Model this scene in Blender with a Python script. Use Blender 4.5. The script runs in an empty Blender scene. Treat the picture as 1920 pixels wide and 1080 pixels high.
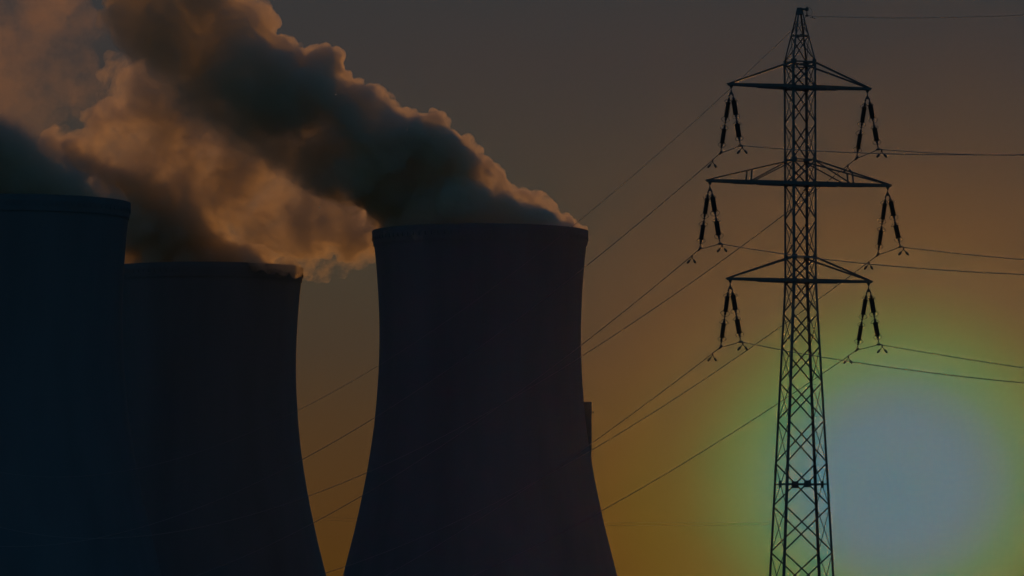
import bpy, bmesh, math, random
import numpy as np
from mathutils import Vector, Matrix, noise as mnoise

SC = bpy.context.scene
COL = SC.collection
R = math.radians

# ------------------------------------------------------------------ camera
F = 10000.0                    # focal length in photograph pixels (1920 wide)
TILT = math.atan(635.0 / F)
CZ = 1.7
CT, ST = math.cos(TILT), math.sin(TILT)
cam_d = bpy.data.cameras.new('camera')
cam_d.sensor_width = 36.0
cam_d.lens = F / 1920.0 * 36.0
cam_d.clip_start = 0.5
cam_d.clip_end = 40000.0
cam = bpy.data.objects.new('camera', cam_d)
COL.objects.link(cam)
cam.location = (0, 0, CZ)
cam.rotation_euler = (math.pi / 2 + TILT, 0, 0)
SC.camera = cam


def at(px, py, d):
    """point at ground distance d that stands in direction of photograph pixel px, py"""
    u, v = (px - 960) / F, (540 - py) / F
    Y = CT - v * ST
    Z = ST + v * CT
    return Vector((u * d / Y, d, CZ + Z * d / Y))


def lin(c):
    return tuple((x / 255 / 12.92 if x / 255 <= 0.04045 else ((x / 255 + 0.055) / 1.055) ** 2.4) for x in c)


# ------------------------------------------------------------------ render settings
SC.view_settings.view_transform = 'Standard'
SC.view_settings.look = 'None'
SC.view_settings.exposure = 0.0
SC.view_settings.gamma = 1.0
SC.render.engine = 'CYCLES'
cy = SC.cycles
cy.use_denoising = True
cy.max_bounces = 8
cy.diffuse_bounces = 2
cy.glossy_bounces = 2
cy.volume_bounces = 6
cy.sample_clamp_indirect = 0.6
cy.transparent_max_bounces = 256
cy.volume_step_rate = 0.25
cy.volume_max_steps = 400

# ------------------------------------------------------------------ world: dusk sky
SUN_DIR = (at(1678, 901, 1000) - Vector((0, 0, CZ))).normalized()
SUN_EL = math.asin(SUN_DIR.z)
SUN_AZ = math.atan2(SUN_DIR.x, SUN_DIR.y)
W = bpy.data.worlds.new('World')
SC.world = W
W.use_nodes = True
nt = W.node_tree
nt.nodes.clear()
N = nt.nodes.new
LK = nt.links.new
out = N('ShaderNodeOutputWorld')
bg = N('ShaderNodeBackground')
LK(bg.outputs[0], out.inputs[0])
tc = N('ShaderNodeTexCoord')
nrm = N('ShaderNodeVectorMath'); nrm.operation = 'NORMALIZE'
LK(tc.outputs['Generated'], nrm.inputs[0])
dot = N('ShaderNodeVectorMath'); dot.operation = 'DOT_PRODUCT'
dot.inputs[1].default_value = SUN_DIR
LK(nrm.outputs[0], dot.inputs[0])
# angle through the chord length: precise for small angles
sub = N('ShaderNodeVectorMath'); sub.operation = 'DISTANCE'
sub.inputs[1].default_value = SUN_DIR
LK(nrm.outputs[0], sub.inputs[0])
ang = sub.outputs['Value']                 # 0.1 = 1000 photograph pixels


def ramp(fac, stops, mode='B_SPLINE'):
    n = N('ShaderNodeValToRGB')
    cr = n.color_ramp
    cr.interpolation = mode
    while len(cr.elements) > 1:
        cr.elements.remove(cr.elements[-1])
    for i, (p, c) in enumerate(stops):
        e = cr.elements[0] if i == 0 else cr.elements.new(p)
        e.position = p
        e.color = (*c, 1) if len(c) == 3 else c
    LK(fac, n.inputs[0])
    return n.outputs[0]


def mathn(op, a, b=None, clamp=False):
    n = N('ShaderNodeMath'); n.operation = op; n.use_clamp = clamp
    for i, v in enumerate((a, b)):
        if v is None:
            continue
        if isinstance(v, (int, float)):
            n.inputs[i].default_value = v
        else:
            LK(v, n.inputs[i])
    return n.outputs[0]


def mixc(fac, a, b):
    n = N('ShaderNodeMix'); n.data_type = 'RGBA'
    for i, v in ((0, fac), (6, a), (7, b)):
        if hasattr(v, 'links'):
            LK(v, n.inputs[i])
        else:
            n.inputs[i].default_value = v
    return n.outputs[2]


sep = N('ShaderNodeSeparateXYZ')
LK(nrm.outputs[0], sep.inputs[0])
elev = mathn('MULTIPLY', sep.outputs[2], 1 / 0.16, True)


def el(y):
    return (1175 - y) / F / 0.16


HZ = ((0, .106), (128, .094), (235, .077), (332, .058), (433, .042), (522, .029), (600, .0235), (690, .019), (936, .0105), (1072, .0065), (2000, .002))


def air(c, r):
    """sky colour outside the haze: what is seen less the light the haze scatters in"""
    for (r0, h0), (r1, h1) in zip(HZ, HZ[1:]):
        if r <= r1:
            h = h0 + (h1 - h0) * (r - r0) / (r1 - r0)
            break
    h *= .80
    c = lin(c)
    return (max(c[0] - h, .002), max(c[1] - .33 * h, .002), max(c[2] - .05 * h, .002))


base = ramp(elev, [(y_, air(c_, 1000)) for y_, c_ in (
    (0.0, (86, 54, 20)), (el(1080), (84, 55, 20)), (el(960), (82, 55, 26)), (el(800), (78, 56, 34)), (el(650), (72, 57, 42)), (el(520), (70, 59, 46)),
    (el(350), (67, 58, 49)), (el(120), (62, 55, 52)), (el(0), (59, 55, 54)), (1.0, (52, 54, 60)))], 'LINEAR')
off = N('ShaderNodeVectorMath'); off.operation = 'SUBTRACT'
off.inputs[1].default_value = SUN_DIR
LK(nrm.outputs[0], off.inputs[0])
squ = N('ShaderNodeVectorMath'); squ.operation = 'MULTIPLY'
squ.inputs[1].default_value = (1, 1, 1.13)
LK(off.outputs[0], squ.inputs[0])
leng = N('ShaderNodeVectorMath'); leng.operation = 'LENGTH'
LK(squ.outputs[0], leng.inputs[0])
rpx = mathn('MULTIPLY', leng.outputs['Value'], 1.05 * F / 1000.0, True)      # 1 = 1000 px from the sun
CORE = ((0, (101, 119, 122)), (90, (101, 118, 122)), (130, (102, 117, 121)), (165, (102, 116, 114)), (200, (102, 117, 103)), (240, (101, 118, 84)), (285, (103, 115, 69)))
LOW = ((330, (103, 106, 55)), (370, (103, 95, 46)), (410, (104, 86, 37)), (450, (104, 81, 32)), (500, (103, 78, 28)), (560, (103, 74, 26)), (700, (98, 68, 30)), (1000, (80, 62, 46)))
HIGH = ((330, (103, 104, 59)), (370, (103, 94, 54)), (410, (103, 85, 51)), (450, (103, 79, 50)), (500, (102, 76, 47)), (560, (101, 72, 44)), (700, (97, 68, 43)), (1000, (80, 62, 48)))
halo_low = ramp(rpx, [(r_ / 1000, air(c_, r_)) for r_, c_ in CORE + LOW], 'LINEAR')
halo_high = ramp(rpx, [(r_ / 1000, air(c_, r_)) for r_, c_ in CORE + HIGH], 'LINEAR')
hmix = N('ShaderNodeMapRange'); hmix.interpolation_type = 'SMOOTHSTEP'
hmix.inputs[1].default_value = el(1020)
hmix.inputs[2].default_value = el(520)
LK(elev, hmix.inputs[0])
halo = mixc(hmix.outputs[0], halo_low, halo_high)
hfac = ramp(rpx, [(0.0, (1, 1, 1)), (0.40, (1, 1, 1)), (0.5, (.9, .9, .9)), (0.6, (.68, .68, .68)), (0.7, (.42, .42, .42)), (0.8, (.25, .25, .25)), (1.0, (0, 0, 0))], 'LINEAR')
glow = mixc(hfac, base, halo)
sky = N('ShaderNodeTexSky')
sky.sky_type = 'NISHITA'
sky.sun_disc = False
sky.sun_elevation = SUN_EL
sky.sun_rotation = SUN_AZ
sky.air_density = 1.0
sky.dust_density = 1.0
tint = N('ShaderNodeMix'); tint.data_type = 'RGBA'; tint.blend_type = 'MULTIPLY'
tint.inputs[0].default_value = 1.0
LK(sky.outputs[0], tint.inputs[6])
SKYK = 0.05
tint.inputs[7].default_value = (0.34 * SKYK, 0.93 * SKYK, 1.95 * SKYK, 1)
far = N('ShaderNodeMapRange'); far.interpolation_type = 'SMOOTHSTEP'
far.inputs[1].default_value = 0.2
far.inputs[2].default_value = 0.7
LK(ang, far.inputs[0])
LK(mixc(far.outputs[0], glow, tint.outputs[2]), bg.inputs['Color'])
bg.inputs['Strength'].default_value = 1.0

# ------------------------------------------------------------------ sun
sd = bpy.data.lights.new('sun', 'SUN')
sd.energy = 0.80
sd.angle = R(0.53)
sd.color = (1.0, 0.38, 0.07)
sun = bpy.data.objects.new('sun', sd)
COL.objects.link(sun)
sun.location = SUN_DIR * 500
sun.rotation_euler = SUN_DIR.to_track_quat('Z', 'Y').to_euler()


# ------------------------------------------------------------------ helpers
def link(name, bm, mat, parent=None, smooth=False):
    me = bpy.data.meshes.new(name)
    bm.to_mesh(me)
    bm.free()
    if smooth:
        for p in me.polygons:
            p.use_smooth = True
    me.materials.append(mat)
    o = bpy.data.objects.new(name, me)
    COL.objects.link(o)
    if parent:
        o.parent = parent
    return o


def empty(name, loc, rz=0.0):
    o = bpy.data.objects.new(name, None)
    COL.objects.link(o)
    o.location = loc
    o.rotation_euler = (0, 0, rz)
    o.empty_display_size = 1.0
    return o


def tag(o, label=None, cat=None, group=None, kind=None):
    for k, v in (('label', label), ('category', cat), ('group', group), ('kind', kind)):
        if v:
            o[k] = v
    return o


def basis(d, up=Vector((0, 0, 1))):
    d = d.normalized()
    if abs(d.dot(up)) > 0.98:
        up = Vector((0, 1, 0))
    x = d.cross(up).normalized()
    y = x.cross(d).normalized()
    return x, y


def prism(bm, p, q, prof, x, y):
    """extrude the closed 2-D profile along p -> q"""
    a = [bm.verts.new(p + x * u + y * v) for u, v in prof]
    b = [bm.verts.new(q + x * u + y * v) for u, v in prof]
    n = len(prof)
    for i in range(n):
        bm.faces.new((a[i], a[(i + 1) % n], b[(i + 1) % n], b[i]))
    bm.faces.new(a[::-1])
    bm.faces.new(b)


def angle_bar(bm, p, q, w, x, y, t=0.016):
    """rolled steel L section: one flange along x, one along y"""
    prism(bm, p, q, [(0, 0), (w, 0), (w, t), (t, t), (t, w), (0, w)], x, y)


def bar(bm, p, q, w, h=None):
    h = h or w
    x, y = basis(q - p)
    prism(bm, p, q, [(-w / 2, -h / 2), (w / 2, -h / 2), (w / 2, h / 2), (-w / 2, h / 2)], x, y)


def tube(bm, pts, r, seg=8, cap=True):
    rings = []
    pts = [Vector(p) for p in pts]
    for i, p in enumerate(pts):
        d = (pts[min(i + 1, len(pts) - 1)] - pts[max(i - 1, 0)])
        x, y = basis(d)
        rr = r[i] if isinstance(r, (list, tuple)) else r
        rings.append([bm.verts.new(p + (x * math.cos(k * 2 * math.pi / seg) + y * math.sin(k * 2 * math.pi / seg)) * rr) for k in range(seg)])
    for a, b in zip(rings, rings[1:]):
        for k in range(seg):
            bm.faces.new((a[k], a[(k + 1) % seg], b[(k + 1) % seg], b[k]))
    if cap:
        bm.faces.new(rings[0][::-1])
        bm.faces.new(rings[-1])


def lathe(bm, prof, p, d, seg=16, closed=False):
    """prof: (distance along d, radius)"""
    x, y = basis(d)
    d = d.normalized()
    rings = [[bm.verts.new(p + d * h + (x * math.cos(k * 2 * math.pi / seg) + y * math.sin(k * 2 * math.pi / seg)) * r) for k in range(seg)] for h, r in prof]
    prs = list(zip(rings, rings[1:]))
    if closed:
        prs.append((rings[-1], rings[0]))
    for a, b in prs:
        for k in range(seg):
            bm.faces.new((a[k], a[(k + 1) % seg], b[(k + 1) % seg], b[k]))
    if not closed:
        bm.faces.new(rings[0][::-1])
        bm.faces.new(rings[-1])


def box(bm, c, sx, sy, sz, m=None):
    vs = [Vector((i * sx / 2, j * sy / 2, k * sz / 2)) for i in (-1, 1) for j in (-1, 1) for k in (-1, 1)]
    vs = [bm.verts.new(Vector(c) + (m @ v if m else v)) for v in vs]
    for f in ((0, 1, 3, 2), (4, 6, 7, 5), (0, 4, 5, 1), (2, 3, 7, 6), (0, 2, 6, 4), (1, 5, 7, 3)):
        bm.faces.new([vs[i] for i in f])


def mat_surface(name, c1, c2, scale, rough, metal=0.0, stretch=(1, 1, 1), detail=6, bump=0.0):
    m = bpy.data.materials.new(name)
    m.use_nodes = True
    t = m.node_tree
    b = t.nodes['Principled BSDF']
    co = t.nodes.new('ShaderNodeTexCoord')
    mp = t.nodes.new('ShaderNodeMapping')
    mp.inputs['Scale'].default_value = stretch
    nz = t.nodes.new('ShaderNodeTexNoise')
    nz.inputs['Scale'].default_value = scale
    nz.inputs['Detail'].default_value = detail
    cr = t.nodes.new('ShaderNodeValToRGB')
    cr.color_ramp.elements[0].position = 0.32
    cr.color_ramp.elements[0].color = (*c1, 1)
    cr.color_ramp.elements[1].position = 0.68
    cr.color_ramp.elements[1].color = (*c2, 1)
    t.links.new(co.outputs['Object'], mp.inputs[0])
    t.links.new(mp.outputs[0], nz.inputs['Vector'])
    t.links.new(nz.outputs[0], cr.inputs[0])
    t.links.new(cr.outputs[0], b.inputs['Base Color'])
    b.inputs['Roughness'].default_value = rough
    b.inputs['Metallic'].default_value = metal
    if bump:
        bp = t.nodes.new('ShaderNodeBump')
        bp.inputs['Strength'].default_value = bump
        t.links.new(nz.outputs[0], bp.inputs['Height'])
        t.links.new(bp.outputs[0], b.inputs['Normal'])
    return m


M_CONC = mat_surface('weathered_concrete', (0.148, 0.180, 0.184), (0.193, 0.233, 0.238), 0.05, 0.95, stretch=(1, 1, 0.12), detail=8)
M_CONC2 = mat_surface('rim_concrete', (0.148, 0.175, 0.18), (0.19, 0.225, 0.23), 0.15, 0.9)
M_STEEL = mat_surface('galvanised_steel', (0.17, 0.14, 0.12), (0.24, 0.20, 0.17), 1.5, 0.55, 0.0)
M_FIT = mat_surface('forged_fittings', (0.10, 0.10, 0.10), (0.16, 0.15, 0.15), 6, 0.5, 0.4)
M_INS = mat_surface('insulator_glaze', (0.055, 0.05, 0.05), (0.08, 0.07, 0.07), 4, 0.3)
M_WIRE = mat_surface('aluminium_strand', (0.27, 0.26, 0.25), (0.36, 0.35, 0.34), 8, 0.6, 0.2)
M_SOIL = mat_surface('stubble_field', (0.045, 0.05, 0.025), (0.10, 0.085, 0.05), 0.03, 1.0, detail=10)
M_LAMP = mat_surface('lamp_housing', (0.2, 0.2, 0.2), (0.25, 0.24, 0.22), 3, 0.4)

# ------------------------------------------------------------------ ground
bm = bmesh.new()
gx = [-900, -450, 0, 450, 900]
gy = [-60, 400, 1200, 2000, 2900]
gv = [[bm.verts.new((x, y, 0)) for x in gx] for y in gy]
for j in range(4):
    for i in range(4):
        bm.faces.new((gv[j][i], gv[j][i + 1], gv[j + 1][i + 1], gv[j + 1][i]))
tag(link('ground', bm, M_SOIL), kind='structure')

# ------------------------------------------------------------------ cooling towers
# half widths of the nearest-fitting silhouette, photograph px, for the tower 2066 m away
PROF = [(1180, 284), (1130, 270.5), (1080, 257.3), (1040, 247), (1000, 236.8), (960, 227.6), (920, 219), (885, 212.3), (850, 206.4), (820, 201.8), (790, 198),
        (755, 194.6), (725, 192.4), (700, 190.8), (670, 189.5), (640, 189), (610, 189.1), (580, 189.9),
        (550, 191.4), (520, 193.3), (490, 195.8), (470, 197.8), (445, 200)]


def cooling_tower(cx, s, ythroat, label, shaft=False):
    d = 2066.0 / s
    X = (cx - 960) / F * d
    root = empty('cooling_tower', (X, d, 0))
    tag(root, label, 'cooling tower', 'hyperbolic cooling towers')

    def conv(y, hw):
        yy = ythroat + (y - 640) * s
        p = at(cx, yy, d)
        dep = d * CT + (p.z - CZ) * ST
        return max(p.z, 0.0), hw * s * dep / F

    prof = [conv(y, h) for y, h in PROF]
    zt, rt = prof[-1]
    # shell: outer wall up, inner wall down
    bm = bmesh.new()
    ring = [(z, r) for z, r in prof] + [(zt + 1.6, rt + 0.12), (zt + 1.6, rt - 1.0)] + [(z, r - 1.0) for z, r in prof[::-1]]
    lathe(bm, ring, Vector((0, 0, 0)), Vector((0, 0, 1)), 160, True)
    link('shell', bm, M_CONC, root, True)
    # rim: corbelled walkway ring with parapet
    bm = bmesh.new()
    z0 = zt - 1.6
    rim = [(z0 - 2.0, rt + 0.03), (z0 + .2, rt + 0.30), (z0 + 1.5, rt + 0.50), (z0 + 1.9, rt + .56), (z0 + 3.9, rt + 0.62), (z0 + 3.95, rt + 0.55), (z0 + 2.6, rt + 0.5), (z0 + 2.6, rt - 0.9), (z0 + 1.5, rt - 0.98)]
    lathe(bm, rim, Vector((0, 0, 0)), Vector((0, 0, 1)), 160, True)
    n = 96          # corbels under the walkway
    for k in range(n):
        a = k * 2 * math.pi / n
        rr = rt + 0.30
        box(bm, (rr * math.cos(a), rr * math.sin(a), z0 + 0.75), 0.62, 0.35, 1.4, Matrix.Rotation(a, 3, 'Z'))
    link('rim_walkway', bm, M_CONC, root)
    if shaft:
        # vertical lift shaft on the flank that shows against the sky
        bm = bmesh.new()
        zs = at(cx, 754, d).z
        xo = (1109.0 - cx) / F * (d * CT + zs * ST)
        box(bm, (xo - 4.5, 0, zs / 2), 9.0, 6.0, zs)
        for k in range(1, 11):
            box(bm, (xo - 4.5, 0, zs * k / 11), 9.06, 6.06, 0.12)
        sh = link('lift_shaft', bm, M_CONC2, root)
        bm = bmesh.new()
        zb = at(cx, 774.5, d).z
        box(bm, (xo + 0.5, 0, zb), 1.0, 0.9, 0.12)
        bar(bm, Vector((xo + 0.72, 0.3, zb + .06)), Vector((xo + 0.72, 0.3, zb + 0.9)), 0.09)
        bar(bm, Vector((xo + 0.72, -0.3, zb + .06)), Vector((xo + 0.72, -0.3, zb + 0.9)), 0.09)
        bar(bm, Vector((xo + 0.02, 0.3, zb + 0.8)), Vector((xo + 0.72, 0.3, zb + 0.8)), 0.07)
        br = link('lamp_bracket', bm, M_FIT, sh)
        bm = bmesh.new()
        lathe(bm, [(0, .16), (.1, .22), (.45, .22), (.6, .1)], Vector((xo + 0.72, 0, zb + 0.07)), Vector((0, 0, 1)), 12)
        link('lamp', bm, M_LAMP, sh, True)
    return root, X, d, zt + 1.6, rt


TR = cooling_tower(900.3, 1.0, 640, 'concrete cooling tower nearest the pylon, a narrow lift shaft stepping out of its flank', True)
TM = cooling_tower(381, 0.92, 693, 'lowest rimmed concrete cooling tower, its rim half lost in glowing steam')
TL = cooling_tower(29, 1.05, 597, 'dark concrete cooling tower cut off by the left picture edge')

# ------------------------------------------------------------------ lattice pylon
PD = 400.0
TH = math.atan(15.0 / 45.0)
p0 = at(1503.5, 1217, PD)
pylon = empty('lattice_pylon', (p0.x, PD, 0), TH)
tag(pylon, 'tall steel lattice transmission pylon with three pairs of crossarms', 'pylon')
ROT = Matrix.Rotation(TH, 3, 'Z')


def zy(y):
    return at(1502, y, PD).z


def half(y):
    """half sides of the square shaft at picture height y, metres: along the arms, across the arms"""
    k = PD * CT / F
    if y < 117:
        t = (117 - y) / (117 - 27)
        f = 1 - t * 0.76
        return 23.75 * k * f, 23.5 * k * f
    if y <= 530:
        return 23.75 * k, 23.5 * k
    t = (y - 530) / 550
    return (23.75 + t * 27.8) * k, (23.5 + t * 13.0) * k


def corner(sx, sy, y):
    a, b = half(y)
    return Vector((sx * a, sy * b, zy(y)))


NODES = [67, 117, 165, 232, 300, 345, 413, 482, 527, 587, 649, 717, 788, 868, 949, 1035, 1125, 1216]
CORN = [(-1, -1), (1, -1), (1, 1), (-1, 1)]
for sx, sy in CORN:
    bm = bmesh.new()
    for (ya, yb, w) in ((1217, 870, .185), (869.6, 530, .175), (530, 117, .165), (117, 27, .10)):
        p, q = corner(sx, sy, ya), corner(sx, sy, yb)
        if ya == 1217:
            p.z = 0.0
        angle_bar(bm, p, q, w, Vector((-sx, 0, 0)), Vector((0, -sy, 0)))
        # splice cover above each joint
        if ya > 117:
            s0, s1 = q - (q - p).normalized() * 0.02, q - (q - p).normalized() * 0.75
            angle_bar(bm, s1 + Vector((-sx * -.012, sy * .012, 0)), s0 + Vector((-sx * -.012, sy * .012, 0)), w * 1.08, Vector((-sx, 0, 0)), Vector((0, -sy, 0)), .02)
    lg = link('leg', bm, M_STEEL, pylon)

bolt_me = None
for (sx, sy, dirv, off) in ((1, 1, Vector((1, -0.1, 0)), 0), (-1, -1, Vector((-.2, -1, 0)), 14)):
    y = 85 + off
    while y < 1120:
        p = corner(sx, sy, y)
        if bolt_me is None:
            bm = bmesh.new()
            tube(bm, [(0, 0, 0), (0.27, 0, 0)], 0.011, 6)
            tube(bm, [(0.255, 0, 0), (0.285, 0, 0)], 0.026, 6)
            o = link('step_bolt', bm, M_FIT, pylon)
            bolt_me = o.data
        else:
            o = bpy.data.objects.new('step_bolt', bolt_me)
            COL.objects.link(o)
            o.parent = pylon
        o.location = p
        o.rotation_euler = dirv.to_track_quat('X', 'Z').to_euler()
        y += 30.2

for f in range(4):
    (ax, ay), (bx, by) = CORN[f], CORN[(f + 1) % 4]
    nrmv = Vector(((ax + bx) / 2, (ay + by) / 2, 0)).normalized()
    bm = bmesh.new()
    for i in range(len(NODES) - 1):
        ya, yb = NODES[i], NODES[i + 1]
        w = 0.10 if ya > 500 else 0.092
        if ya in (117, 300, 482):
            w = 0.105
        if ya < 117:
            w = 0.075
        for k, (c1, c2) in enumerate((((ax, ay), (bx, by)), ((bx, by), (ax, ay)))):
            p, q = corner(*c1, ya), corner(*c2, yb)
            e = (q - p).normalized()
            p2, q2 = p + e * 0.05, q - e * 0.05
            o_ = -nrmv * (0.03 + 0.03 * k)
            x = nrmv.cross(e).normalized()
            prism(bm, p2 + o_, q2 + o_, [(-w / 2, 0), (w / 2, 0), (w / 2, .012), (-w / 2 + .012, .012), (-w / 2 + .012, w * .6), (-w / 2, w * .6)], x, -nrmv)
    # peak: upper cross above the small belt
    for k, (c1, c2) in enumerate((((ax, ay), (bx, by)), ((bx, by), (ax, ay)))):
        p, q = corner(*c1, 36), corner(*c2, 67)
        bar(bm, p - nrmv * (.02 + .03 * k), q - nrmv * (.02 + .03 * k), 0.055, 0.02)
    # gusset plates at the panel nodes and at the crossing on the plate belt
    for y in (117, 165, 300, 345, 482, 527):
        for c in ((ax, ay), (bx, by)):
            p = corner(*c, y)
            t_ = Vector((bx - ax, by - ay, 0)).normalized() * (1 if c == (ax, ay) else -1)
            m = Matrix((t_, nrmv, Vector((0, 0, 1)))).transposed()
            box(bm, p + t_ * 0.16 + nrmv * 0.012, 0.30, 0.016, 0.36, m)
    link('lattice_panel', bm, M_STEEL, pylon)

for y, w in ((67, .06), (117, .10), (165, .09), (300, .09), (345, .09), (482, .09), (527, .09), (908, .10)):
    bm = bmesh.new()
    for f in range(4):
        p, q = corner(*CORN[f], y), corner(*CORN[(f + 1) % 4], y)
        e = (q - p).normalized()
        n_ = Vector((0, 0, 1)).cross(e)
        p, q = p + e * .03, q - e * .03
        prism(bm, p + n_ * .1, q + n_ * .1, [(-w / 2, -w / 2), (w / 2, -w / 2), (w / 2, w / 2), (-w / 2, w / 2)], n_, Vector((0, 0, 1)))
        if y in (67, 908):
            k = 0.55 if y == 908 else 0.36
            m = Matrix((e, n_, Vector((0, 0, 1)))).transposed()
            box(bm, (p + q) / 2 + n_ * .02, k, .02, k * (0.95 if y == 908 else .5), m)
        if y in (165, 345, 527) and f in (0, 2):
            prism(bm, p - e * .03 + n_ * -.075, q + e * .03 + n_ * -.075, [(-.03, -.12), (.03, -.12), (.03, .12), (-.03, .12)], n_, Vector((0, 0, 1)))
        if y == 117:
            pz = Vector((0, 0, -.28))
            prism(bm, p + n_ * .12 + pz, q + n_ * .12 + pz, [(-.035, -.035), (.035, -.035), (.035, .035), (-.035, .035)], n_, Vector((0, 0, 1)))
    link('belt_frame', bm, M_STEEL, pylon)

# peak cap with the earth wire bracket
bm = bmesh.new()
a, b = half(27)
zc = zy(21)
lathe(bm, [(0, a * 1.5), (.12, a * 1.42), (.40, a * 1.05), (.52, a * 1.0)], Vector((0, 0, zc - .26)), Vector((0, 0, 1)), 4)
link('peak_cap', bm, M_STEEL, pylon)
bm = bmesh.new()
box(bm, (a + .20, 0, zc + .16), .5, .2, .14)
box(bm, (a + .36, 0, zc + .17), .16, .3, .24)
for dx in (-.06, .06):
    tube(bm, [(a + .36 + dx, 0, zc + .2), (a + .36 + dx, 0, zc + .42)], .018, 6)
link('earth_bracket', bm, M_STEEL, pylon)


def hang_local(px, py):
    """arm tip in the pylon's own axes from its picture position"""
    u = (px - 1502) * PD / F
    L = u / math.cos(TH)
    d = PD + L * math.sin(TH)
    p = at(px, py, d)
    v = ROT.transposed() @ (p - Vector((p0.x, PD, 0)))
    return v, p


ARMS = [(1371, 1627, 117, 163, 171.5, 177.5), (1331, 1665, 300, 344, 352, 359.5), (1369, 1629, 482, 526, 537, 543.5)]
TIPS = []
for (pl, pr, yt, yc, hl, hr) in ARMS:
    for sx, px, yh in ((-1, pl, hl), (1, pr, hr)):
        arm = empty('crossarm', (0, 0, 0))
        arm.parent = pylon
        hv, hp = hang_local(px, yh)
        hv.y = 0
        zc = zy(yc)
        hv.z = zc - 0.36
        TIPS.append((sx, yc, ROT @ hv + Vector((p0.x, PD, 0))))
        a, b = half(yc)
        tipx = hv.x
        # two channel chords converging on the tip
        bm = bmesh.new()
        for sy in (-1, 1):
            p = Vector((sx * (a - .02), sy * (b + .06), zc))
            q = Vector((tipx + sx * .15, sy * .07, zc + .02))
            x, y_ = basis(q - p)
            h = .10 if yc != 344 else .115
            prism(bm, p, q, [(-.05, -h), (.05, -h), (.05, -h + .018), (-.034, -h + .018), (-.034, h - .018), (.05, h - .018), (.05, h), (-.05, h)], x * (1 if sy * sx > 0 else -1), y_)
            # inner stiffener with its clipped end below the chord
            e0 = p.lerp(q, 0.0) + Vector((0, 0, -h - .02))
            e1 = p.lerp(q, 0.48 if yc != 344 else 0.36) + Vector((0, 0, -h - .02))
            bar(bm, e0, e1, .09, .05)
            if yc == 344:
                e0 = p.lerp(q, 0.40) + Vector((0, 0, -h - .015))
                e1 = p.lerp(q, 0.68) + Vector((0, 0, -h - .015))
                bar(bm, e0, e1, .07, .03)
        link('chord', bm, M_STEEL, arm)
        bm = bmesh.new()
        za = zy(yt)
        at_, bt_ = half(yt)
        for sy in (-1, 1):
            p = Vector((sx * (at_ + .02), sy * (bt_ + .03), za - .1))
            q = Vector((tipx + sx * .05, sy * .075, zc + .12))
            bar(bm, p, q, .10, .13 if yc != 344 else .11)
        link('tie', bm, M_STEEL, arm)
        if yc == 344:
            bm = bmesh.new()
            for sy in (-1, 1):
                p = Vector((sx * (a - .02), sy * (b + .06), zc)); q = Vector((tipx + sx * .15, sy * .07, zc + .02))
                P = Vector((sx * (at_ + .02), sy * (bt_ + .03), za - .1)); Q = Vector((tipx + sx * .05, sy * .075, zc + .12))
                t1 = 0.50
                bar(bm, p.lerp(q, t1) + Vector((0, 0, .1)), P.lerp(Q, t1 * 0.985), .10, .10)
                bar(bm, p.lerp(q, t1 * .9) + Vector((0, 0, .1)), P + Vector((0, 0, -.08)), .085, .085)
            link('web_brace', bm, M_STEEL, arm)
        bm = bmesh.new()
        box(bm, (tipx + sx * .02, 0, zc + .02), .42, .30, .22)
        box(bm, (tipx + sx * .22, 0, zc + .05), .2, .26, .08)
        box(bm, (tipx, 0, zc - .14), .24, .05, .14)
        box(bm, (tipx, 0, zc - .25), .13, .05, .1)
        link('tip_plate', bm, M_STEEL, arm)

# ------------------------------------------------------------------ insulator sets
# picture positions of the two lower clamps per arm tip, with their distances
SETS = {(-1, 163): ((1351, 287, 400.0 - 1.7 + .2), (1388, 273, 396.6)),
        (1, 171): None}
CL = {0: ((1351, 287, 398.5), (1388, 273, 396.5)), 1: ((1606, 297, 402.0), (1647, 280, 400.0)),
      2: ((1312, 467, 398.0), (1350, 457, 396.0)), 3: ((1646, 478, 402.5), (1688, 463, 400.5)),
      4: ((1351, 651, 398.5), (1389, 641, 396.5)), 5: ((1607, 656, 402.0), (1648, 646, 400.0))}
WHERE = ['left end of the topmost crossarm', 'right end of the topmost crossarm',
         'left end of the long middle crossarm', 'right end of the long middle crossarm',
         'left end of the lowest crossarm', 'right end of the lowest crossarm']


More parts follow.
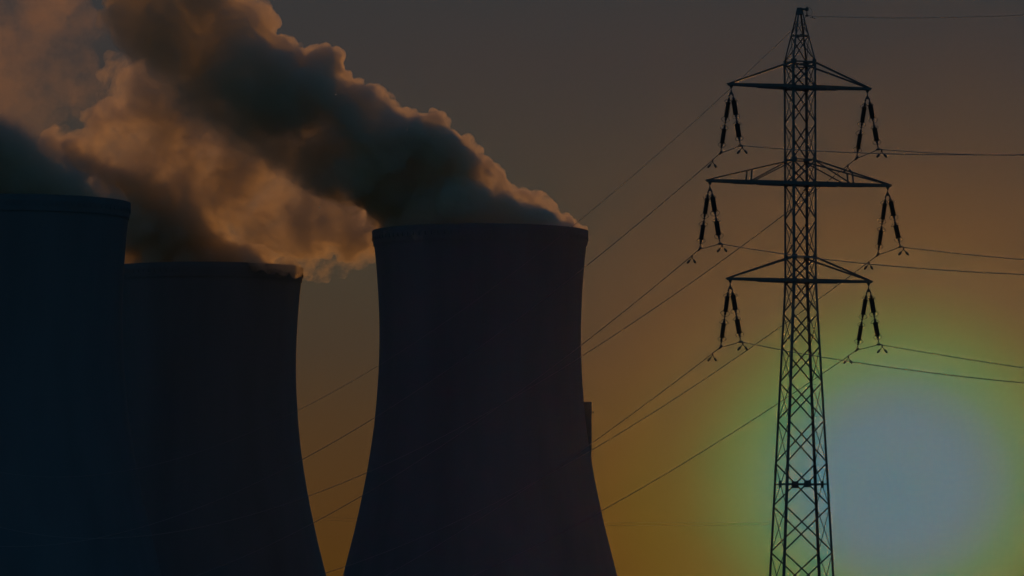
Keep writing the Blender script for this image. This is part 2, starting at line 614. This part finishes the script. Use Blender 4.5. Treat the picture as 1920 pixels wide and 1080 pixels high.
def insulator_string(A, B, rng):
    """string of two shedded rods from A (top) to B; returns bmeshes: rods, fittings, horns"""
    d = (B - A)
    L = d.length
    e = d.normalized()
    rods = []
    for (s0, s1) in ((.08, .485), (.56, .945)):
        bm = bmesh.new()
        prof = [(0, .05), (.05, .07), (.08, .10), (.20, .10), (.22, .08)]
        l = (s1 - s0) * L
        z = .26
        n = int((l - .5) / .062)
        for k in range(n):
            rr = .20 if k % 2 == 0 else .185
            prof += [(z, .15), (z + .02, rr), (z + .036, rr - .012), (z + .048, .15)]
            z += .062
        prof += [(z + .02, .06), (z + .05, .095), (z + .14, .095), (l, .05)]
        lathe(bm, prof, A + e * s0 * L, e, 14)
        rods.append(bm)
    fit = bmesh.new()
    tube(fit, [A, B], .03, 8)
    for s0, s1, r in ((0, .11, .035), (.48, .58, .04), (.925, 1.0, .035)):
        tube(fit, [A + e * s0 * L, A + e * s1 * L], r, 8)
    for s in (.03, .08, .505, .555, .95):
        c = A + e * s * L
        tube(fit, [c - e * .05, c + e * .05], .07, 8)
    horns = []
    x, y = basis(e, Vector((0, 1, 0)))
    for s, sg in ((.125, 1), (.468, -1), (.592, 1), (.915, -1)):
        bm = bmesh.new()
        for side in (-1, 1):
            k = 1.0 + rng.uniform(-.12, .18)
            c = A + e * s * L
            lat = x * side
            pts = []
            for t in range(15):
                u = t / 14
                an = math.pi * 1.55 * u
                pts.append(c + lat * (.05 + .27 * k * math.sin(min(an, math.pi) * .5 + max(0, an - math.pi) * .55) * (1 if an < math.pi else 1 - .35 * (an - math.pi))) + e * sg * (-.18 + .42 * k * u) + y * (.12 * math.sin(an)))
            tube(bm, pts, .017, 6)
        horns.append(bm)
    return rods, fit, horns


rng = random.Random(7)
CLAMPS = []
for i, (sx, yc, hp) in enumerate(TIPS):
    (lx, ly, ld), (rx, ry, rd) = CL[i]
    BL, BR = at(lx, ly, ld), at(rx, ry, rd)
    CLAMPS.append((BL, BR))
    root = empty('insulator_set', hp)
    tag(root, 'A shaped pair of insulator strings under the ' + WHERE[i], 'insulator', 'insulator sets hanging from the pylon')
    O = hp
    tgt = (BL + BR) / 2 - hp
    ax = (BR - BL); ax.z = 0; ax.normalize()
    # link and yoke plate
    bm = bmesh.new()
    tube(bm, [Vector((0, 0, .05)), Vector((0, 0, -.16))], .03, 8)
    tube(bm, [Vector((0, 0, -.04)), Vector((0, 0, -.11))], .06, 8)
    n_ = Vector((0, 0, 1)).cross(ax)
    prof = [(-.24, -.36), (-.20, -.30), (-.05, -.13), (.05, -.13), (.20, -.30), (.24, -.36), (.1, -.40), (-.1, -.40)]
    prism(bm, n_ * -.02, n_ * .02, prof, ax, Vector((0, 0, 1)))
    link('yoke', bm, M_FIT, root)
    for B, s in ((BL, -1), (BR, 1)):
        A = Vector((0, 0, -.34)) + ax * .19 * s
        Bl = B - O
        rods, fit, horns = insulator_string(A, Bl + (A - Bl).normalized() * .22, rng)
        st = link('insulator_string', fit, M_FIT, root, True)
        for r_ in rods:
            link('insulator_rod', r_, M_INS, st)
        for h_ in horns:
            link('arcing_horn', h_, M_FIT, st, True)
        # clamp with its eye
        bm = bmesh.new()
        tube(bm, [Bl + (A - Bl).normalized() * .26 + ax * .05, Bl + ax * .07 + Vector((0, 0, .02))], .026, 6)
        tube(bm, [Bl + (A - Bl).normalized() * .26 - ax * .05, Bl - ax * .09 + Vector((0, 0, .02))], .026, 6)
        sd_ = ax if s > 0 else (ax * .8 + Vector((0, 0, .5))).normalized()
        tube(bm, [Bl - sd_ * .24, Bl - sd_ * .1, Bl + sd_ * .1, Bl + sd_ * .24], [.045, .085, .085, .045], 8)
        link('clamp', bm, M_FIT, st, True)


# ------------------------------------------------------------------ wires
def span(P0, P1, sag, t1=1.0, n=90):
    pts = []
    for k in range(n + 1):
        t = t1 * (k / n) ** 1.3
        p = P0.lerp(P1, t)
        p.z -= 4 * sag * t * (1 - t)
        pts.append(p)
    return pts


def along(pts, dist):
    acc = 0
    for a, b in zip(pts, pts[1:]):
        l = (b - a).length
        if acc + l >= dist:
            return a.lerp(b, (dist - acc) / l), (b - a).normalized()
        acc += l
    return pts[-1], (pts[-1] - pts[-2]).normalized()


def damper(c, d, parent, flip):
    """stockbridge damper: clamp, messenger bent into two bell weights below the wire"""
    bm = bmesh.new()
    dn = Vector((0, 0, -1))
    side = Vector((1, 0, 0)) if abs(d.x) > .3 else Vector((1, 0, 0))
    tube(bm, [c + dn * -.06, c + dn * .16], .06, 8)
    j = c + dn * .15
    for s, k in ((-1, 1.0), (1, flip)):
        e = (side * s * .36 * k + dn * .42)
        tube(bm, [j, j + e * .5], .03, 6)
        tube(bm, [j + e * .45, j + e * .55, j + e * .95, j + e * 1.05], [.05, .085, .085, .05], 8)
    link('vibration_damper', bm, M_FIT, parent, True)


def wire(name, runs, r, label, cat, group=None, dampers=(), mat=None):
    allp = []
    for k in runs:
        allp += k if not allp else k[1:]
    c = allp[0].copy()
    root = empty(name, allp[len(runs[0]) - 1])
    tag(root, label, cat, group)
    bm = bmesh.new()
    tube(bm, [p - root.location for p in allp], r, 6)
    link('strand', bm, mat or M_WIRE, root, True)
    for (pts, dist, flip) in dampers:
        p, d = along(pts, dist)
        damper(p - root.location, d, root, flip)
    return root


LEFT = {1: (-94, 17.74, 13.86), 2: (-86, 19.74, 14.29), 3: (-94, 8.88, 13.49), 4: (-86, 12.85, 15.72), 5: (-94, -6.36, 11.87), 6: (-86, 3.26, 13.97)}
RIGHT = {1: (41, 22.27, .88), 2: (50, 23.61, 1.28), 3: (41, 16.48, 1.21), 4: (50, 16.17, .77), 5: (41, 10.75, .98), 6: (50, 8.99, .45)}
for i in range(6):
    BL, BR = CLAMPS[i]
    x, z, s = LEFT[i + 1]
    l = span(BL, Vector((x, 800, z)), s)
    x, z, s = RIGHT[i + 1]
    r = span(BR, Vector((x, 220, z)), s)
    dn = Vector((0, 0, -.02))
    jump = [BL, BL.lerp(BR, .3) + dn, BL.lerp(BR, .7) + dn, BR]
    wire('power_line', [l[::-1], jump, r], .028, 'conductor wire clamped below the ' + WHERE[i], 'power line', 'conductor wires strung from the pylon',
         ((l, 2.0, .75), (r, .85 if i % 2 == 0 else 1.3, 1.0)))
tipw = ROT @ Vector((half(27)[0] + .36, 0, zy(29))) + Vector((p0.x, PD, 0))
l = span(tipw, Vector((-90, 800, 29.26)), 16.69)
r = span(tipw, Vector((45, 220, 29.59)), 1.06)
ew = wire('earth_wire', [l[::-1], r], .017, 'single earth wire passing over the very peak of the pylon', 'earth wire')
bm = bmesh.new()
tube(bm, [Vector((0, 0, 0)), Vector((0, 0, .3)), Vector((0, 0, .62))], [.05, .03, .05], 8)
tube(bm, [Vector((-.14, 0, 0)), Vector((-.06, 0, 0)), Vector((.06, 0, 0)), Vector((.14, 0, 0))], [.03, .06, .06, .03], 8)
link('suspension_clamp', bm, M_FIT, ew, True)
bm = bmesh.new()
tube(bm, [Vector((.10 + .30 * math.sin(a), 0, .30 - .32 * math.cos(a))) for a in [k * math.pi / 12 for k in range(13)]], .009, 6)
link('bonding_loop', bm, M_FIT, ew, True)
bm = bmesh.new()
tube(bm, [Vector((.42, 0, -.02)), Vector((.44, 0, -.2))], .03, 6)
tube(bm, [Vector((.26, 0, -.13)), Vector((.36, 0, -.15)), Vector((.54, 0, -.2)), Vector((.64, 0, -.2))], [.03, .012, .02, .05], 6)
link('vibration_damper', bm, M_FIT, ew, True)

# faint far line behind the towers
for k, (dy, lab) in enumerate(((0, 'upper of two faint far wires low behind the towers'), (5.2, 'lower of two faint far wires low behind the towers'))):
    pts = []
    for j in range(60):
        px = 420 + j * (1476 - 420) / 59
        py = 980.2 - 2.7e-5 * (px - 1215) ** 2 + dy
        pts.append(at(px, py, 2560))
    root = empty('power_line', pts[30])
    tag(root, lab, 'power line', 'far wires behind the towers')
    bm = bmesh.new()
    tube(bm, [p - root.location for p in pts], .036, 5)
    link('strand', bm, M_WIRE, root, True)


# ------------------------------------------------------------------ steam
def mat_steam(name, d_thin, d_thick, nvec, r0, r1, lo, hi, scale, g, d0, color=(1, 1, 1), detail=7.0, rough=.70, dist=0.0, step=0.3, wob=60, fill=0.0, fade=None):
    """steam whose density grows from d_thin to d_thick along nvec (x, up); r0, r1, wob in photograph px at distance d0"""
    k = d0 / F
    m = bpy.data.materials.new(name)
    m.use_nodes = True
    t = m.node_tree
    t.nodes.clear()
    n = t.nodes.new
    lk = t.links.new
    o = n('ShaderNodeOutputMaterial')
    v = n('ShaderNodeVolumePrincipled')
    v.inputs['Color'].default_value = (*color, 1)
    v.inputs['Anisotropy'].default_value = g
    co = n('ShaderNodeTexCoord')
    nz = n('ShaderNodeTexNoise')
    nz.inputs['Scale'].default_value = 1 / scale
    nz.inputs['Detail'].default_value = detail
    nz.inputs['Roughness'].default_value = rough
    nz.inputs['Distortion'].default_value = dist
    lk(co.outputs['Object'], nz.inputs['Vector'])
    dt = n('ShaderNodeVectorMath'); dt.operation = 'DOT_PRODUCT'
    dt.inputs[1].default_value = (nvec[0], 0, nvec[1])
    lk(co.outputs['Object'], dt.inputs[0])
    wo = n('ShaderNodeMath'); wo.operation = 'MULTIPLY_ADD'
    lk(nz.outputs[0], wo.inputs[0])
    wo.inputs[1].default_value = wob * k * 2
    lk(dt.outputs['Value'], wo.inputs[2])
    rm = n('ShaderNodeMapRange'); rm.interpolation_type = 'SMOOTHSTEP'
    rm.inputs[1].default_value = (r0 + wob) * k
    rm.inputs[2].default_value = (r1 + wob) * k
    rm.inputs[3].default_value = d_thin
    rm.inputs[4].default_value = d_thick
    lk(wo.outputs[0], rm.inputs[0])
    rf = n('ShaderNodeMapRange'); rf.interpolation_type = 'SMOOTHSTEP'
    rf.inputs[1].default_value = (r0 + wob) * k
    rf.inputs[2].default_value = (r1 + wob) * k
    rf.inputs[3].default_value = 0
    rf.inputs[4].default_value = fill
    lk(wo.outputs[0], rf.inputs[0])
    ad = n('ShaderNodeMath'); ad.operation = 'ADD'
    lk(nz.outputs[0], ad.inputs[0])
    lk(rf.outputs[0], ad.inputs[1])
    mr = n('ShaderNodeMapRange'); mr.interpolation_type = 'SMOOTHSTEP'
    mr.inputs[1].default_value = lo
    mr.inputs[2].default_value = hi
    lk(ad.outputs[0], mr.inputs[0])
    mu = n('ShaderNodeMath'); mu.operation = 'MULTIPLY'
    lk(mr.outputs[0], mu.inputs[0])
    lk(rm.outputs[0], mu.inputs[1])
    dens = mu.outputs[0]
    if fade:
        (fx, fz), f0, f1, fv = fade          # the steam thins along its drift
        fd = n('ShaderNodeVectorMath'); fd.operation = 'DOT_PRODUCT'
        fd.inputs[1].default_value = (fx, 0, fz)
        lk(co.outputs['Object'], fd.inputs[0])
        fm = n('ShaderNodeMapRange')
        fm.inputs[1].default_value = f0 * k
        fm.inputs[2].default_value = f1 * k
        fm.inputs[3].default_value = 1
        fm.inputs[4].default_value = fv
        lk(fd.outputs['Value'], fm.inputs[0])
        m2 = n('ShaderNodeMath'); m2.operation = 'MULTIPLY'
        lk(dens, m2.inputs[0])
        lk(fm.outputs[0], m2.inputs[1])
        dens = m2.outputs[0]
    lk(dens, v.inputs['Density'])
    lk(v.outputs[0], o.inputs['Volume'])
    tr = n('ShaderNodeBsdfTransparent')
    df = n('ShaderNodeBsdfTranslucent')
    df.inputs[0].default_value = (*color, 1)
    mx = n('ShaderNodeMixShader')
    mx.inputs[0].default_value = 0.004
    lk(tr.outputs[0], mx.inputs[1])
    lk(df.outputs[0], mx.inputs[2])
    lk(mx.outputs[0], o.inputs['Surface'])
    m.cycles.volume_step_rate = step
    return m


def unit_ico():
    bm = bmesh.new()
    bmesh.ops.create_icosphere(bm, subdivisions=2, radius=1.0)
    v = np.array([x.co[:] for x in bm.verts])
    bm.verts.index_update()
    f = np.array([[q.index for q in p.verts] for p in bm.faces])
    bm.free()
    return v, f


ICO_V, ICO_F = unit_ico()


def drop_crumbs(me):
    """remove the small closed shells (inner voids, loose drops) a remesh leaves"""
    nv = len(me.vertices)
    e = np.empty(len(me.edges) * 2, np.int32)
    me.edges.foreach_get('vertices', e)
    e = e.reshape(-1, 2)
    lab = np.arange(nv)
    while True:
        old = lab.copy()
        m = np.minimum(lab[e[:, 0]], lab[e[:, 1]])
        np.minimum.at(lab, e[:, 0], m)
        np.minimum.at(lab, e[:, 1], m)
        lab = lab[lab]
        if (old == lab).all():
            break
    u, inv, cnt = np.unique(lab, return_inverse=True, return_counts=True)
    bad = cnt[inv] < nv * .02
    if bad.any():
        b = bmesh.new()
        b.from_mesh(me)
        bmesh.ops.delete(b, geom=[v for v, k in zip(b.verts, bad) if k], context='VERTS')
        b.to_mesh(me)
        b.free()


def plume(spheres, d0, mat, label, seed, puffs=12, voxel=0.9, disp=((10, 3.0), (2.6, 1.4)), thick=1.0):
    """cauliflower hull: big billows, puffs on their skins, remeshed and roughened"""
    rnd = random.Random(seed)
    org = at(*spheres[0][:2], d0)
    balls = []
    for s in spheres:
        px, py, r = s[:3]
        rm = r * d0 / F
        dd = s[3] if len(s) > 3 else 0
        for j in range(3 if rm > 10 else 1):
            off = (0, -1, 1)[j] * rm * .75 * thick + dd
            c = at(px + (rnd.uniform(-.15, .15) * r if j else 0), py + (rnd.uniform(-.1, .15) * r if j else 0), d0 + off) - org
            rj = rm * (1 if j == 0 else .82)
            balls.append((c, rj))
            for k in range(puffs if j == 0 else puffs // 2):
                v = Vector((rnd.gauss(0, 1), rnd.gauss(0, .8), rnd.gauss(0, 1))).normalized()
                rp = max(1.8, rj * rnd.uniform(.24, .48))
                cp = c + v * (rj - rp * .35)
                balls.append((cp, rp))
                for q in range(7):
                    v2 = (v * .8 + Vector((rnd.gauss(0, 1), rnd.gauss(0, 1), rnd.gauss(0, 1))).normalized()).normalized()
                    r2 = max(1.1, rp * rnd.uniform(.22, .45))
                    balls.append((cp + v2 * (rp - r2 * .25), r2))
    vs = np.concatenate([ICO_V * r + np.array(c[:]) for c, r in balls])
    fs = np.concatenate([ICO_F + i * len(ICO_V) for i in range(len(balls))])
    me = bpy.data.meshes.new('steam_plume')
    me.from_pydata(vs.tolist(), [], fs.tolist())
    tmp = bpy.data.objects.new('steam_tmp', me)
    COL.objects.link(tmp)
    rmod = tmp.modifiers.new('r', 'REMESH')
    rmod.mode = 'VOXEL'
    rmod.voxel_size = voxel
    for k, (size, st) in enumerate(disp):
        tx = bpy.data.textures.new('billow', 'CLOUDS')
        tx.noise_scale = size
        tx.noise_depth = 2
        dm = tmp.modifiers.new('d%d' % k, 'DISPLACE')
        dm.texture = tx
        dm.strength = st
        dm.mid_level = .5
    dg = bpy.context.evaluated_depsgraph_get()
    m2 = bpy.data.meshes.new_from_object(tmp.evaluated_get(dg))
    bpy.data.objects.remove(tmp)
    drop_crumbs(m2)
    m2.name = 'steam_plume'
    m2.materials.clear()
    m2.materials.append(mat)
    for p in m2.polygons:
        p.use_smooth = True
    o = bpy.data.objects.new('steam_plume', m2)
    COL.objects.link(o)
    o.location = org
    tag(o, label, 'steam', 'steam plumes over the cooling towers')
    return o


G = 0.42
VAP = (1, .94, .80)
S_A = mat_steam('steam_thick', .02, .42, (.57, .82), -235, -130, .43, .63, 27, G, TR[2], VAP, fill=.05, dist=.6, wob=110, fade=((-.82, .57), 150, 800, .30))
S_B = mat_steam('steam_lit', .17, .26, (-.5, -.866), -18, 34, .42, .64, 28, G, TM[2], VAP, fill=.25, dist=.4)
S_C = mat_steam('steam_low', .012, .20, (-.5, -.87), -45, 25, .34, .58, 24, G, TL[2], VAP, fill=.2, dist=.4)
S_D = mat_steam('steam_thin', .019, .019, (1, 0), 0, 1, .45, .66, 30, G, TM[2], (1, .86, .68))

A_ = [(1074, 448, 20), (1084, 438, 13), (1050, 430, 28), (1015, 415, 38), (970, 405, 44), (920, 400, 60), (860, 400, 80), (800, 400, 95), (760, 420, 60), (728, 440, 28), (712, 462, 10),
      (1000, 385, 26), (950, 383, 34), (915, 360, 46), (880, 345, 50), (850, 320, 55), (800, 310, 85), (745, 350, 80), (735, 285, 75), (790, 262, 50), (690, 290, 110), (735, 238, 42), (680, 225, 60), (620, 260, 120), (640, 180, 40), (590, 195, 58), (560, 220, 115),
      (520, 170, 80), (480, 190, 115), (430, 150, 120), (470, 100, 60), (460, 55, 42), (400, 90, 105), (345, 100, 110), (400, 30, 70), (300, 40, 100), (340, -20, 110), (280, -40, 90), (330, -110, 130), (260, -160, 140)]
for wx, wy, wr in ((1060, 440, 20), (1030, 430, 26), (1000, 422, 32), (965, 416, 36), (930, 410, 42), (890, 405, 50), (850, 400, 60), (800, 410, 60), (755, 430, 40)):
    ch = math.sqrt(max(200 ** 2 - (wx - 900) ** 2, 0)) * TR[2] / F      # the steam fills the whole mouth of the tower
    A_ += [(wx, wy, wr, f_ * (ch - wr * TR[2] / F)) for f_ in (-.72, -.45, -.2, .2, .5, .8)]
plume(A_, TR[2], S_A, 'thick dark steam pouring from the tower with the lift shaft, edged in light', 11)
B_ = [(555, 512, 16), (470, 484, 22, -33), (490, 487, 22, -35), (512, 490, 20, -35), (534, 495, 16, -33), (552, 502, 11, -28), (270, 430, 65), (330, 430, 70), (250, 400, 60), (300, 385, 60), (525, 510, 26), (480, 500, 40), (430, 490, 52), (370, 485, 62), (310, 485, 55), (255, 490, 40), (600, 490, 32), (603, 512, 14), (645, 470, 38), (690, 465, 32), (690, 484, 12), (735, 440, 50),
      (640, 400, 90), (560, 410, 90), (480, 390, 95), (400, 370, 95), (560, 310, 100), (460, 280, 100), (350, 300, 90), (260, 300, 85), (350, 220, 85), (230, 240, 70), (160, 285, 50), (105, 268, 34), (280, 170, 80)]
plume(B_, TM[2], S_B, 'sunlit orange steam drifting off the lower rimmed tower behind the dark plume', 2)
C_ = [(228, 382, 12), (205, 376, 28), (165, 362, 45), (110, 345, 60), (50, 340, 70), (-15, 340, 80), (-70, 340, 90), (30, 290, 70), (95, 300, 56), (160, 325, 45), (-40, 275, 88), (-110, 250, 110)]
plume(C_, TL[2], S_C, 'low dark steam bank over the rim of the tower at the picture edge', 3)
D_ = [(60, 60, 95), (20, 150, 100), (115, 130, 75), (150, 50, 50), (170, 190, 45), (-60, 60, 120), (-40, 190, 90), (80, -40, 100), (60, 225, 60)]
plume(D_, TM[2] + 60, S_D, 'thin rusty veil of old steam hanging in the upper corner of the sky', 4)

# ------------------------------------------------------------------ haze
bm = bmesh.new()
box(bm, (0, 1425, 159.0), 1900, 3000, 320)
mh = bpy.data.materials.new('evening_haze')
mh.use_nodes = True
t = mh.node_tree
t.nodes.clear()
o = t.nodes.new('ShaderNodeOutputMaterial')
v = t.nodes.new('ShaderNodeVolumePrincipled')
v.inputs['Color'].default_value = (.75, .72, .69, 1)
v.inputs['Density'].default_value = 6.9e-7
v.inputs['Anisotropy'].default_value = .952
t.links.new(v.outputs[0], o.inputs['Volume'])
tag(link('haze', bm, mh), kind='stuff')
